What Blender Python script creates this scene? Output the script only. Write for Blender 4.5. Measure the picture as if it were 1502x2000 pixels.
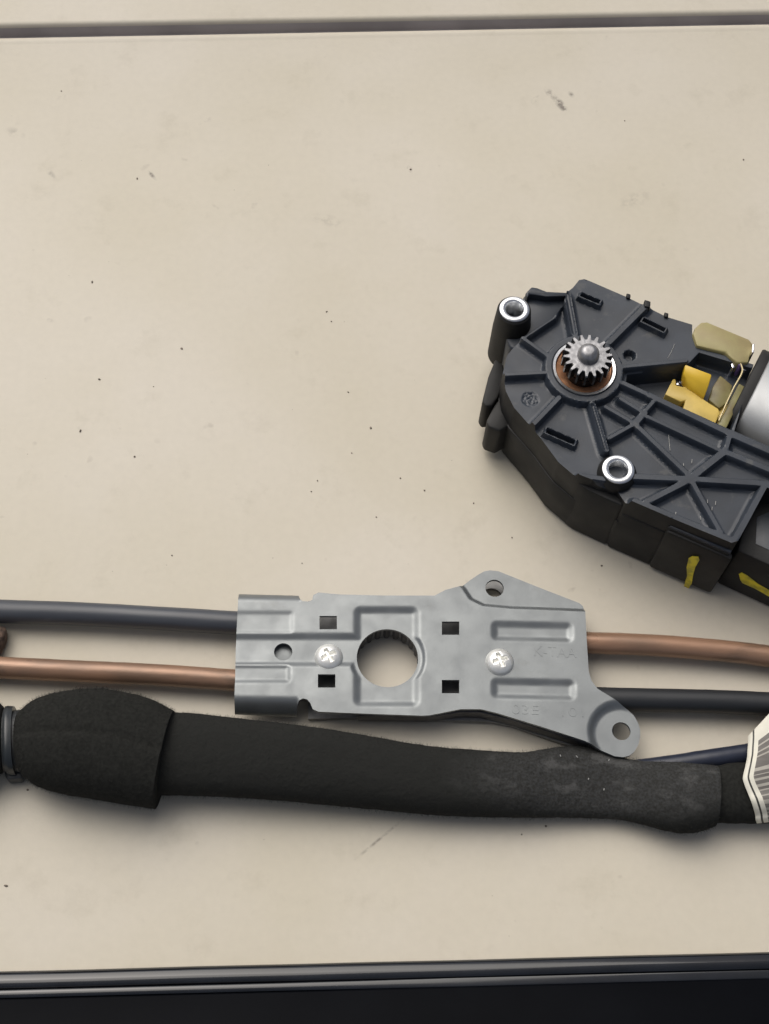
import bpy, bmesh, math, random
import numpy as np
from mathutils import Vector, Matrix, noise
from mathutils.geometry import delaunay_2d_cdt

random.seed(7)
for o in list(bpy.data.objects):
    bpy.data.objects.remove(o, do_unlink=True)
scene = bpy.context.scene
COL = scene.collection
R = math.radians

# ------------------------------------------------------------------ camera
# working unit: millimetre; U turns it into metres.  The table top is z = 0.
U = 0.001
IW, IH, FPX = 1502.0, 2000.0, 2800.0
TILT, LEAN, DIST = R(26.0), R(5.0), 415.0
zc = np.array([math.sin(TILT) * math.sin(LEAN), math.sin(TILT) * math.cos(LEAN), math.cos(TILT)])
xc = np.array([1.0, 0, 0]); xc = xc - zc * xc.dot(zc); xc /= np.linalg.norm(xc)
yc = np.cross(zc, xc)
RW = np.array([xc, yc, zc])                # camera coords -> world coords
CAM = RW @ np.array([0, 0, 1.0]) * DIST
cd = bpy.data.cameras.new('camera'); cam = bpy.data.objects.new('camera', cd); COL.objects.link(cam)
cam.matrix_world = Matrix([[*RW[i], CAM[i] * U] for i in range(3)] + [[0, 0, 0, 1]])
cd.sensor_fit = 'VERTICAL'; cd.sensor_height = 24.0; cd.lens = 24.0 * FPX / IH
cd.clip_start = 0.01; cd.clip_end = 50
scene.camera = cam

def P(u, v, z=0.0):
    """point in mm where the ray of photo pixel (u, v) meets the height z"""
    d = RW @ np.array([(u - IW / 2) / FPX, -(v - IH / 2) / FPX, -1.0])
    t = (z - CAM[2]) / d[2]
    return CAM + d * t
def PX(p):
    q = RW.T @ (np.array(p) - CAM)
    return (IW / 2 + FPX * q[0] / -q[2], IH / 2 - FPX * q[1] / -q[2])
def PL(pts, z=0.0):
    return [tuple(P(u, v, z)[:2]) for u, v in pts]

# ------------------------------------------------------------------ light
w = bpy.data.worlds.new('World'); scene.world = w; w.use_nodes = True
SUN_EL, SUN_AZ = R(56), R(-32)             # azimuth from +Y (far side), towards +X
nt = w.node_tree; nt.nodes.clear()
sky = nt.nodes.new('ShaderNodeTexSky'); sky.sky_type = 'NISHITA'; sky.sun_disc = False
sky.sun_elevation = SUN_EL; sky.sun_rotation = SUN_AZ
sky.air_density = 0.6; sky.dust_density = 5.0; sky.ozone_density = 0.6
bg = nt.nodes.new('ShaderNodeBackground'); bg.inputs[1].default_value = 0.085
wo = nt.nodes.new('ShaderNodeOutputWorld')
hsv = nt.nodes.new('ShaderNodeHueSaturation'); hsv.inputs['Saturation'].default_value = 0.55   # thin cloud: a paler sky
nt.links.new(sky.outputs[0], hsv.inputs['Color']); nt.links.new(hsv.outputs[0], bg.inputs[0]); nt.links.new(bg.outputs[0], wo.inputs[0])
sl = bpy.data.lights.new('sun', 'SUN'); sun = bpy.data.objects.new('sun', sl); COL.objects.link(sun)
sl.energy = 1.4; sl.angle = R(62); sl.color = (1.0, 0.95, 0.87)
sd = Vector((math.sin(SUN_AZ) * math.cos(SUN_EL), math.cos(SUN_AZ) * math.cos(SUN_EL), math.sin(SUN_EL)))
sun.rotation_euler = sd.to_track_quat('Z', 'Y').to_euler(); sun.location = sd * 2
vs = scene.view_settings
vs.view_transform = 'Standard'; vs.look = 'None'; vs.gamma = 1; vs.use_curve_mapping = False
vs.exposure = 0.36

# ------------------------------------------------------------------ materials
def mat(name, col, rough=0.5, metal=0.0, var=0.0, vscale=200.0, bump=0.0, bscale=1500.0, col2=None,
        rvar=0.0, spec=0.5, stretch=None, detail=4.0, coat=0.0, grime=None):
    m = bpy.data.materials.new(name); m.use_nodes = True
    n = m.node_tree.nodes; l = m.node_tree.links
    b = n['Principled BSDF']
    b.inputs['Roughness'].default_value = rough; b.inputs['Metallic'].default_value = metal
    b.inputs['Specular IOR Level'].default_value = spec
    b.inputs['Coat Weight'].default_value = coat
    b.inputs['Base Color'].default_value = (*col, 1)
    tc = n.new('ShaderNodeTexCoord'); src = tc.outputs['Object']
    if stretch:
        mp = n.new('ShaderNodeMapping'); mp.inputs['Scale'].default_value = stretch
        l.new(src, mp.inputs[0]); src = mp.outputs[0]
    if var or col2:
        t = n.new('ShaderNodeTexNoise'); t.inputs['Scale'].default_value = vscale; t.inputs['Detail'].default_value = detail
        l.new(src, t.inputs[0])
        r = n.new('ShaderNodeValToRGB'); l.new(t.outputs[0], r.inputs[0])
        c2 = col2 or tuple(c * (1 - var) for c in col)
        r.color_ramp.elements[0].position = 0.38; r.color_ramp.elements[1].position = 0.62
        r.color_ramp.elements[0].color = (*c2, 1); r.color_ramp.elements[1].color = (*col, 1)
        l.new(r.outputs[0], b.inputs['Base Color'])
    if grime:                                # (colour, noise scale, threshold, strength, stretch)
        gc, gs, gt, gk, gst = grime
        mp2 = n.new('ShaderNodeMapping'); mp2.inputs['Scale'].default_value = gst; mp2.inputs['Rotation'].default_value = (0, 0, .35)
        l.new(tc.outputs['Object'], mp2.inputs[0])
        t = n.new('ShaderNodeTexNoise'); t.inputs['Scale'].default_value = gs; t.inputs['Detail'].default_value = 8; t.inputs['Roughness'].default_value = .62
        l.new(mp2.outputs[0], t.inputs[0])
        r = n.new('ShaderNodeMapRange'); r.inputs[1].default_value = gt; r.inputs[2].default_value = gt + .12; r.inputs[4].default_value = gk
        l.new(t.outputs[0], r.inputs[0])
        x = n.new('ShaderNodeMix'); x.data_type = 'RGBA'; l.new(r.outputs[0], x.inputs[0]); x.inputs[7].default_value = (*gc, 1)
        if b.inputs['Base Color'].links: l.new(b.inputs['Base Color'].links[0].from_socket, x.inputs[6])
        else: x.inputs[6].default_value = (*col, 1)
        l.new(x.outputs[2], b.inputs['Base Color'])
    if rvar:
        t = n.new('ShaderNodeTexNoise'); t.inputs['Scale'].default_value = vscale * 0.7; t.inputs['Detail'].default_value = 6
        l.new(src, t.inputs[0])
        mr = n.new('ShaderNodeMapRange'); l.new(t.outputs[0], mr.inputs[0])
        mr.inputs[1].default_value = 0.3; mr.inputs[2].default_value = 0.7
        mr.inputs[3].default_value = max(0.03, rough - rvar); mr.inputs[4].default_value = rough + rvar
        l.new(mr.outputs[0], b.inputs['Roughness'])
    if bump:
        t = n.new('ShaderNodeTexNoise'); t.inputs['Scale'].default_value = bscale; t.inputs['Detail'].default_value = 3
        l.new(src, t.inputs[0])
        bp = n.new('ShaderNodeBump'); bp.inputs['Strength'].default_value = 1.0; bp.inputs['Distance'].default_value = bump * U
        l.new(t.outputs[0], bp.inputs['Height']); l.new(bp.outputs[0], b.inputs['Normal'])
    return m

M = {}
M['plastic'] = mat('black_plastic', (0.031, 0.039, 0.052), 0.42, var=0.25, vscale=120, bump=0.02, bscale=2500, rvar=0.14, grime=((0.10, 0.10, 0.095), 160, .60, .55, (1, 1, 1)))
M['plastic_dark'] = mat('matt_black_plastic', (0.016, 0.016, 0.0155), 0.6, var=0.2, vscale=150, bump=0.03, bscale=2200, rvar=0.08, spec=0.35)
M['steel'] = mat('zinc_plated_steel', (0.205, 0.219, 0.223), 0.40, metal=0.6, var=0.05, vscale=260, bump=0.012, bscale=1800, rvar=0.10, grime=((0.11, 0.11, 0.10), 130, .61, .25, (1, 1, 1)))
M['steel_mid'] = mat('dull_steel', (0.24, 0.24, 0.235), 0.5, metal=0.4, var=0.3, vscale=300)
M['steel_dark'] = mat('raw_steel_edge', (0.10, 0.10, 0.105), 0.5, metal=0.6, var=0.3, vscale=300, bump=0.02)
M['screw'] = mat('bright_zinc_screw', (0.90, 0.90, 0.86), 0.32, metal=0.55, var=0.08, vscale=600, bump=0.03, bscale=1200)
M['sleeve'] = mat('bright_steel_sleeve', (0.80, 0.81, 0.82), 0.3, metal=1.0, var=0.1, vscale=500, bump=0.02, bscale=1500)
M['gear'] = mat('sintered_steel', (0.34, 0.34, 0.35), 0.42, metal=0.8, var=0.3, vscale=700, bump=0.03, bscale=1800, rvar=0.1)
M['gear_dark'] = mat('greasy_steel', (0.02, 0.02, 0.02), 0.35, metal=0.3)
M['copper'] = mat('bronze_bush', (0.78, 0.40, 0.22), 0.36, metal=0.5, var=0.4, vscale=260)
M['rubber_tube'] = mat('grey_rubber_tube', (0.060, 0.066, 0.078), 0.38, var=0.2, vscale=80, bump=0.02, bscale=900, rvar=0.14, stretch=(0.25, 1, 1), grime=((0.16, 0.17, 0.18), 260, .64, .5, (.2, 1, 1)))
M['black_tube'] = mat('black_rubber_tube', (0.016, 0.018, 0.021), 0.45, var=0.2, vscale=80, bump=0.02, bscale=900, rvar=0.1, stretch=(0.25, 1, 1))
M['copper_tube'] = mat('tarnished_copper_tube', (0.34, 0.20, 0.128), 0.34, metal=0.3, col2=(0.22, 0.14, 0.095), vscale=150, bump=0.05, bscale=700, rvar=0.14, stretch=(0.3, 1, 1), detail=7, grime=((0.13, 0.09, 0.065), 120, .53, .8, (.35, 1, 1)))
M['foam'] = mat('black_foam', (0.021, 0.0215, 0.0195), 0.95, var=0.3, vscale=1100, bump=0.22, bscale=1100, spec=0.12)
M['foam_dusty'] = mat('dusty_black_foam', (0.043, 0.044, 0.044), 0.95, col2=(0.029, 0.029, 0.027), vscale=1500, bump=0.25, bscale=1100, spec=0.15, detail=3, grime=((0.10, 0.10, 0.098), 230, .54, .5, (.6, 1, 1)))
def dust_patch(m, u, v, rx, ry, clean):
    n = m.node_tree.nodes; l = m.node_tree.links; b = n['Principled BSDF']
    old = b.inputs['Base Color'].links[0].from_socket
    g = n.new('ShaderNodeTexGradient'); g.gradient_type = 'SPHERICAL'
    mp = n.new('ShaderNodeMapping'); mp.vector_type = 'TEXTURE'; gm = n.new('ShaderNodeNewGeometry')
    a = P(u, v, 10); mp.inputs['Location'].default_value = (a[0] * U, a[1] * U, 0.011); mp.inputs['Scale'].default_value = (rx * U, ry * U, 0.04)
    l.new(gm.outputs['Position'], mp.inputs[0]); l.new(mp.outputs[0], g.inputs[0])
    mr = n.new('ShaderNodeMapRange'); mr.inputs[1].default_value = 0; mr.inputs[2].default_value = .45; l.new(g.outputs[1], mr.inputs[0])
    x = n.new('ShaderNodeMix'); x.data_type = 'RGBA'; x.inputs[6].default_value = (*clean, 1)
    l.new(mr.outputs[0], x.inputs[0]); l.new(old, x.inputs[7]); l.new(x.outputs[2], b.inputs['Base Color'])
dust_patch(M['foam_dusty'], 1210, 1520, 48, 13, (0.019, 0.0195, 0.018))
M['fuzz'] = mat('foam_fibres', (0.032, 0.032, 0.029), 0.95, spec=0.1)
M['lint'] = mat('pale_lint', (0.42, 0.42, 0.40), 0.8)
M['tape'] = mat('black_tape', (0.03, 0.034, 0.037), 0.4, var=0.3, vscale=200, bump=0.06, bscale=500)
M['tape_shiny'] = mat('shiny_black_tie', (0.022, 0.027, 0.030), 0.3, var=0.3, vscale=200, bump=0.06, bscale=300)
M['cable'] = mat('blue_black_cable', (0.022, 0.027, 0.045), 0.35, var=0.2)
M['yellow'] = mat('yellow_plastic', (0.66, 0.48, 0.12), 0.45, var=0.18, vscale=180, bump=0.02)
M['yellow_bright'] = mat('bright_yellow_plastic', (0.72, 0.47, 0.035), 0.35, var=0.1, vscale=180)
M['khaki'] = mat('khaki_plastic', (0.34, 0.30, 0.13), 0.5, col2=(0.30, 0.245, 0.115), vscale=150, bump=0.02)
M['olive'] = mat('greasy_olive_plastic', (0.26, 0.24, 0.10), 0.4, col2=(0.15, 0.115, 0.045), vscale=110, bump=0.02)
M['can'] = mat('satin_steel_can', (0.33, 0.34, 0.345), 0.48, metal=0.5, var=0.1, vscale=90, bump=0.01, bscale=1500, rvar=0.08)
M['paint'] = mat('yellow_paint', (0.85, 0.70, 0.012), 0.5, col2=(0.48, 0.41, 0.03), vscale=350, bump=0.05, bscale=900)
M['white'] = mat('white_label_paper', (0.70, 0.68, 0.58), 0.5, var=0.06, vscale=200)
M['ink'] = mat('black_ink', (0.03, 0.03, 0.025), 0.5)
M['ink_grey'] = mat('grey_ink', (0.19, 0.18, 0.16), 0.45, col2=(0.11, 0.10, 0.09), vscale=130, stretch=(0.2, 1.6, 1))
M['paper_grey'] = mat('dull_label_paper', (0.40, 0.38, 0.33), 0.5, var=0.2, vscale=150)
M['gloss'] = mat('gloss_black', (0.0035, 0.004, 0.0055), 0.25, rvar=0.06, vscale=40, var=0.2, spec=0.02)
M['trim'] = mat('gloss_black_trim', (0.010, 0.012, 0.016), 0.11, rvar=0.05, vscale=60, var=0.4, spec=0.7)
M['rust'] = mat('brown_felt', (0.13, 0.085, 0.06), 0.9, col2=(0.05, 0.035, 0.028), vscale=500, bump=0.3, bscale=900)
M['grit'] = mat('dark_grit', (0.21, 0.18, 0.145), 0.9, var=0.5, vscale=900)
M['solder'] = mat('solder_bright', (0.85, 0.83, 0.86), 0.2, metal=1.0)
M['wire'] = mat('copper_lead', (0.50, 0.42, 0.24), 0.4, metal=0.5)
M['violet'] = mat('violet_sleeve', (0.16, 0.10, 0.26), 0.5)

# ------------------------------------------------------------------ mesh helpers
def sharp(me, ang=40):
    me.polygons.foreach_set('use_smooth', [True] * len(me.polygons))
    bm = bmesh.new(); bm.from_mesh(me)
    bmesh.ops.recalc_face_normals(bm, faces=bm.faces)
    a = R(ang)
    for e in bm.edges:
        e.smooth = not (len(e.link_faces) == 2 and e.calc_face_angle(0) > a)
    bm.to_mesh(me); bm.free()

def link(name, me, m, parent=None, origin=None):
    o = bpy.data.objects.new(name, me); COL.objects.link(o)
    for x in (m if isinstance(m, (list, tuple)) else [m]):
        me.materials.append(M[x] if isinstance(x, str) else x)
    if parent is not None:
        o.parent = parent
    return o

def world_origin(parent):
    p = np.zeros(3)
    while parent is not None:
        p = p + np.array(parent.location) / U; parent = parent.parent
    return p

def build(name, verts, faces, m, parent=None, bevel=0.0, ang=40, mats=None, segs=2, loc=None):
    """verts in world mm; the mesh is stored relative to its parent (or to loc)"""
    o0 = world_origin(parent)
    if parent is None and loc is not None:
        o0 = np.array(loc, float)
    v = (np.array(verts, float) - o0) * U
    me = bpy.data.meshes.new(name); me.from_pydata(v.tolist(), [], [list(map(int, f)) for f in faces])
    if mats is not None:
        me.polygons.foreach_set('material_index', mats)
    if bevel:
        bm = bmesh.new(); bm.from_mesh(me)
        bmesh.ops.recalc_face_normals(bm, faces=bm.faces)
        ed = [e for e in bm.edges if len(e.link_faces) == 2 and e.calc_face_angle(0) > R(35)]
        bmesh.ops.bevel(bm, geom=ed, offset=bevel * U, segments=segs, affect='EDGES', profile=0.5, clamp_overlap=True)
        bm.to_mesh(me); bm.free()
    sharp(me, ang)
    o = link(name, me, m, parent)
    if parent is None and loc is not None:
        o.location = Vector(o0 * U)
    return o

def thing(name, label, cat, at, group=None):
    o = bpy.data.objects.new(name, None); COL.objects.link(o)
    o.location = Vector(np.array(at, float) * U); o.empty_display_size = 0.01
    o['label'] = label; o['category'] = cat
    if group: o['group'] = group
    return o

def prism(name, px, z0, z1, m, parent, bevel=0.3, taper=0.0, zt=None, segs=2):
    """outline given in photo pixels at height z1 (or zt), extruded down to z0"""
    xy = np.array(PL(px, z1 if zt is None else zt))
    n = len(xy); c = xy.mean(0)
    lo = c + (xy - c) * (1 + taper)
    v = [(*p, z1) for p in xy] + [(*p, z0) for p in lo]
    f = [list(range(n)), list(range(2 * n - 1, n - 1, -1))]
    f += [[i, n + i, n + (i + 1) % n, (i + 1) % n] for i in range(n)]
    return build(name, v, f, m, parent, bevel, segs=segs)

def chaikin(px, it=2):
    for _ in range(it):
        q = []
        for i in range(len(px)):
            a = np.array(px[i]); b = np.array(px[(i + 1) % len(px)])
            q += [tuple(a * .75 + b * .25), tuple(a * .25 + b * .75)]
        px = q
    return px

def lathe(name, c, prof, m, parent, seg=48, ang=35, closed=False):
    """c = (x, y) mm; prof = [(radius, z)]"""
    v = []; f = []; k = len(prof)
    for i in range(seg):
        a = 2 * math.pi * i / seg
        for r, z in prof:
            v.append((c[0] + r * math.cos(a), c[1] + r * math.sin(a), z))
    for i in range(seg):
        j = (i + 1) % seg
        for q in range(k if closed else k - 1):
            q2 = (q + 1) % k
            f.append([i * k + q, j * k + q, j * k + q2, i * k + q2])
    me = build(name, v, f, m, parent, ang=ang)
    bm = bmesh.new(); bm.from_mesh(me.data); bmesh.ops.remove_doubles(bm, verts=bm.verts, dist=1e-7)
    bmesh.ops.recalc_face_normals(bm, faces=bm.faces)
    bm.to_mesh(me.data); bm.free()
    return me

def sweep(name, path, ab, m, parent, seg=28, nexp=2.0, disp=0.0, dscale=0.15, sub=8, caps=True, radial=None, ang=50, loc=None, sides=None):
    """path: points mm; ab: (horizontal, vertical) half sizes; Catmull-Rom in between"""
    pts = np.array(path, float); ab = np.array(ab, float)
    def cr(A, i, t):
        p0, p1, p2, p3 = A[max(i - 1, 0)], A[i], A[i + 1], A[min(i + 2, len(A) - 1)]
        return .5 * ((2 * p1) + (p2 - p0) * t + (2 * p0 - 5 * p1 + 4 * p2 - p3) * t * t + (3 * p1 - p0 - 3 * p2 + p3) * t ** 3)
    C, S, D = [], [], []
    sides_ = None if sides is None else np.array(sides, float)
    for i in range(len(pts) - 1):
        for k in range(sub):
            C.append(cr(pts, i, k / sub)); S.append(cr(ab, i, k / sub))
            if sides_ is not None: D.append(cr(sides_, i, k / sub))
    if sides_ is not None: D.append(sides_[-1])
    C.append(pts[-1]); S.append(ab[-1]); C = np.array(C); S = np.array(S)
    T = np.gradient(C, axis=0); T /= np.linalg.norm(T, axis=1)[:, None]
    v = []; f = []
    for i in range(len(C)):
        side = np.cross(T[i], (0, 0, 1.0)); side /= np.linalg.norm(side); up = np.cross(side, T[i])
        if sides_ is not None: side = D[i] / np.linalg.norm(D[i]); up = np.array([0, 0, 1.0])
        for q in range(seg):
            a = 2 * math.pi * q / seg
            ca, sa = math.cos(a), math.sin(a)
            x = abs(ca) ** (2 / nexp) * (1 if ca >= 0 else -1); y = abs(sa) ** (2 / nexp) * (1 if sa >= 0 else -1)
            p = C[i] + side * x * S[i][0] + up * y * S[i][1]
            d = 0.0
            if radial: d += radial(i / (len(C) - 1), a)
            if disp:
                d += disp * noise.noise(Vector(p * dscale)) + 0.5 * disp * noise.noise(Vector(p * dscale * 3.1))
            if d: p = p + (side * x + up * y) * d
            p[2] = max(p[2], 0.05)
            v.append(p)
    for i in range(len(C) - 1):
        for q in range(seg):
            q2 = (q + 1) % seg
            f.append([i * seg + q, i * seg + q2, (i + 1) * seg + q2, (i + 1) * seg + q])
    if caps:
        f.append(list(range(seg))[::-1]); b = (len(C) - 1) * seg; f.append([b + q for q in range(seg)])
    return build(name, v, f, m, parent, ang=ang, loc=loc)

# signed distance helpers (numpy, mm)
def sd_poly(p, poly):
    poly = np.array(poly); d = np.full(len(p), 1e9); ins = np.zeros(len(p), bool); n = len(poly)
    for i in range(n):
        a, b = poly[i], poly[(i + 1) % n]; e = b - a; w_ = p - a
        t = np.clip((w_ @ e) / max(e @ e, 1e-12), 0, 1)
        d = np.minimum(d, np.hypot(*(w_ - t[:, None] * e).T))
        c = ((a[1] <= p[:, 1]) != (b[1] <= p[:, 1]))
        if abs(e[1]) > 1e-12:
            ins ^= c & (p[:, 0] < a[0] + (p[:, 1] - a[1]) * e[0] / e[1])
    return np.where(ins, -d, d)
def sd_seg(p, a, b):
    a = np.array(a); b = np.array(b); e = b - a; w_ = p - a
    t = np.clip((w_ @ e) / (e @ e), 0, 1)
    return np.hypot(*(w_ - t[:, None] * e).T)
def sstep(e0, e1, x):
    t = np.clip((x - e0) / (e1 - e0), 0, 1); return t * t * (3 - 2 * t)

def resample(poly, step):
    out = []
    for i in range(len(poly)):
        a = np.array(poly[i]); b = np.array(poly[(i + 1) % len(poly)]); k = max(1, int(np.hypot(*(b - a)) / step))
        out += [a + (b - a) * j / k for j in range(k)]
    return np.array(out)

def sheet(name, outer, holes, step, zfun, thick, m, parent, zfloor=None, ang=50, extra=(), skip=None, wall=None):
    """stamped / moulded sheet: outline + holes (mm), fine triangulation, height from zfun(xy);
    walled down by thick, or down to zfloor"""
    loops = [resample(outer, step)] + [resample(h, step) for h in holes]
    V = []; E = []
    for L in loops:
        b = len(V); V += [tuple(q) for q in L]; E += [(b + i, b + (i + 1) % len(L)) for i in range(len(L))]
    lo = loops[0].min(0); hi = loops[0].max(0)
    gx = np.arange(lo[0], hi[0], step); gy = np.arange(lo[1], hi[1], step * .866)
    G = np.array([(x + (step / 2 if j % 2 else 0), y) for j, y in enumerate(gy) for x in gx])
    s = sd_poly(G, loops[0])
    ok = s < -step * .6
    for L in loops[1:]: ok &= sd_poly(G, L) > step * .6
    if skip is not None: ok &= ~skip(G)
    V += [tuple(q) for q in G[ok]]
    for L in extra: V += [tuple(q) for q in L]
    r = delaunay_2d_cdt([Vector(q) for q in V], E, [], 0, 1e-6, False)
    xy = np.array([tuple(q) for q in r[0]]); F = np.array([f for f in r[2]])
    cen = xy[F].mean(1)
    keep = sd_poly(cen, loops[0]) < 0
    for L in loops[1:]: keep &= sd_poly(cen, L) > 0
    F = F[keep]
    z = zfun(xy)
    n = len(xy)
    edges = {}
    for t in F:
        for a, b in ((t[0], t[1]), (t[1], t[2]), (t[2], t[0])):
            k = (min(a, b), max(a, b)); edges[k] = None if k in edges else (a, b)
    zb = (z - thick) if zfloor is None else np.full(n, float(zfloor))
    v = np.vstack([np.column_stack([xy, z]), np.column_stack([xy, zb])])
    faces = [list(t) for t in F]
    if zfloor is None: faces += [[t[2] + n, t[1] + n, t[0] + n] for t in F]
    for e in edges.values():
        if e: faces.append([e[1], e[0], e[0] + n, e[1] + n])
    used = sorted({i for f in faces for i in f}); mp = {o: i for i, o in enumerate(used)}
    ms = [1 if (wall and len(f) == 4) else 0 for f in faces]
    return build(name, v[used], [[mp[i] for i in f] for f in faces], [m, wall] if wall else m, parent, ang=ang, mats=ms)

def circle_px(u, v, r_px, z, n=40):
    c = P(u, v, z); r = np.hypot(*(P(u + r_px, v, z) - c)[:2])
    return [(c[0] + r * math.cos(2 * math.pi * i / n), c[1] + r * math.sin(2 * math.pi * i / n)) for i in range(n)], c, r

def grow(poly, d):
    poly = np.array(poly); n = len(poly); out = []
    for i in range(n):
        a, b, c = poly[i - 1], poly[i], poly[(i + 1) % n]
        e1 = (b - a) / np.hypot(*(b - a)); e2 = (c - b) / np.hypot(*(c - b)); nn = np.array([e1[1] + e2[1], -e1[0] - e2[0]]); nn /= np.hypot(*nn)
        out.append(b + nn * d)
    return np.array(out)
def area(p): p = np.array(p); return .5 * np.sum(p[:, 0] * np.roll(p[:, 1], -1) - np.roll(p[:, 0], -1) * p[:, 1])
area0 = area

# ================================================================== SETTING
def table_material():
    m = bpy.data.materials.new('beige_table_plastic'); m.use_nodes = True
    n = m.node_tree.nodes; l = m.node_tree.links; b = n['Principled BSDF']
    b.inputs['Roughness'].default_value = 0.5; b.inputs['Specular IOR Level'].default_value = 0.4
    tc = n.new('ShaderNodeTexCoord')
    def noise_n(s, d, rough=0.5):
        t = n.new('ShaderNodeTexNoise'); t.inputs['Scale'].default_value = s; t.inputs['Detail'].default_value = d
        t.inputs['Roughness'].default_value = rough
        l.new(tc.outputs['Object'], t.inputs[0]); return t.outputs[0]
    def ramp(src, p0, p1, c0, c1):
        r = n.new('ShaderNodeValToRGB'); l.new(src, r.inputs[0])
        r.color_ramp.elements[0].position = p0; r.color_ramp.elements[1].position = p1
        r.color_ramp.elements[0].color = (*c0, 1); r.color_ramp.elements[1].color = (*c1, 1); return r.outputs[0]
    def mix(f, a, c, mode='MIX'):
        x = n.new('ShaderNodeMix'); x.data_type = 'RGBA'; x.blend_type = mode
        if isinstance(f, float): x.inputs[0].default_value = f
        else: l.new(f, x.inputs[0])
        l.new(a, x.inputs[6])
        if isinstance(c, tuple): x.inputs[7].default_value = (*c, 1)
        else: l.new(c, x.inputs[7])
        return x.outputs[2]
    base = ramp(noise_n(14, 5), .35, .65, (0.56, 0.515, 0.417), (0.592, 0.548, 0.464))
    film = ramp(noise_n(5.5, 7, .6), .36, .66, (0.93, 0.925, 0.90), (1.0, 1.0, 1.0))     # thin film of dust
    base = mix(1.0, base, film, 'MULTIPLY')
    streak = ramp(noise_n(60, 8, .7), .56, .74, (1, 1, 1), (0.90, 0.895, 0.88))
    base = mix(1.0, base, streak, 'MULTIPLY')
    fine = ramp(noise_n(420, 3), .3, .7, (0.965, 0.965, 0.965), (1, 1, 1))
    c = mix(1.0, base, fine, 'MULTIPLY')
    # faint scuffs and specks of ground-in dirt
    sp = ramp(noise_n(160, 2), .70, .78, (0, 0, 0), (1, 1, 1))
    sp2 = ramp(noise_n(22, 3), .46, .62, (0, 0, 0), (0.55, 0.55, 0.55))
    k = mix(1.0, sp, sp2, 'MULTIPLY')
    c = mix(k, c, (0.30, 0.26, 0.21))
    # the smudges one can see: soft oblong stains broken up by noise
    brk = ramp(noise_n(330, 5, .65), .44, .60, (0, 0, 0), (1, 1, 1))
    for (u, v, du, dv, rp, s) in SMUDGE:
        a = P(u, v); q = P(u + du, v + dv); ln = np.hypot(*(q - a)[:2]); an = math.atan2(q[1] - a[1], q[0] - a[0])
        rr = np.hypot(*(P(u + rp, v) - a)[:2])
        mp = n.new('ShaderNodeMapping'); mp.vector_type = 'TEXTURE'
        mp.inputs['Location'].default_value = (a[0] * U, a[1] * U, 0); mp.inputs['Rotation'].default_value = (0, 0, an)
        mp.inputs['Scale'].default_value = (max(ln, rr) * U, rr * U, 1)
        l.new(tc.outputs['Object'], mp.inputs[0])
        g = n.new('ShaderNodeTexGradient'); g.gradient_type = 'SPHERICAL'; l.new(mp.outputs[0], g.inputs[0])
        mu = n.new('ShaderNodeMath'); mu.operation = 'MULTIPLY'; l.new(g.outputs[1], mu.inputs[0]); l.new(brk, mu.inputs[1])
        m2 = n.new('ShaderNodeMath'); m2.operation = 'MULTIPLY'; l.new(mu.outputs[0], m2.inputs[0]); m2.inputs[1].default_value = s
        m2.use_clamp = True
        c = mix(m2.outputs[0], c, (0.20, 0.175, 0.145))
    l.new(c, b.inputs['Base Color'])
    bp = n.new('ShaderNodeBump'); bp.inputs['Strength'].default_value = 1.0; bp.inputs['Distance'].default_value = 0.000025
    l.new(noise_n(1100, 3), bp.inputs['Height']); l.new(bp.outputs[0], b.inputs['Normal'])
    return m
SMUDGE = [(1096, 205, 20, 22, 10, 1.6), (1075, 183, 12, 14, 9, 1.0), (1116, 185, 5, 8, 6, 1.0), (1045, 195, 8, -10, 6, .9),
          (293, 338, 14, 16, 5, 1.5), (120, 190, 10, -6, 8, .6), (800, 330, 2, 8, 6, 1.5), (30, 260, 20, 10, 14, .5),
          (405, 233, 12, 0, 9, .5), (100, 340, 10, 12, 7, .6), (95, 625, 14, 2, 6, .5), (160, 835, 14, 4, 8, .5),
          (740, 1640, 60, -50, 4, .9), (640, 430, 40, 10, 16, .35), (1240, 390, 40, -20, 20, .35), (1180, 1270, 30, -30, 8, .5)]
# groove across the top: a sunk channel between two panels, running along this line
ga, gb = P(0, 71), P(1502, 44)
gd = (gb - ga)[:2]; gd /= np.hypot(*gd); gn = np.array([-gd[1], gd[0]])      # towards the far side
gw = np.hypot(*(P(751, 48) - P(751, 69))[:2])
prof = [(-620, 0)] + [(x, 0) for x in (-400, -200, -60)]
prof += [(-4.2, 0), (-3.4, .16), (-2.7, .30), (-2.1, .32), (-1.4, .18), (-.8, -.14), (-.35, -.7), (-.1, -1.5), (0.05, -5.2)]
prof += [(.4, -5.6), (gw - .6, -5.6), (gw - .1, -5.2), (gw, -1.3), (gw + .3, -.6), (gw + .9, -.12), (gw + 1.8, 0)]
prof += [(gw + 60, 0), (gw + 330, 0), (gw + 330, -22), (-620, -22)]
v = []; f = []; st = [-520, -200, -60, 60, 200, 360, 620]
for s in st:
    for d, z in prof:
        q = ga[:2] + gd * s + gn * d; v.append((q[0], q[1], z))
k = len(prof)
for i in range(len(st) - 1):
    for j in range(k):
        j2 = (j + 1) % k
        f.append([i * k + j, (i + 1) * k + j, (i + 1) * k + j2, i * k + j2])
f.append(list(range(k))); f.append([(len(st) - 1) * k + j for j in range(k)][::-1])
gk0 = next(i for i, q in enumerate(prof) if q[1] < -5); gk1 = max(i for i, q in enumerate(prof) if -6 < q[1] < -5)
ms = [1 if (gk0 - 1 <= (i % k) <= gk1) else 0 for i in range(len(f) - 2)] + [0, 0]
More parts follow.
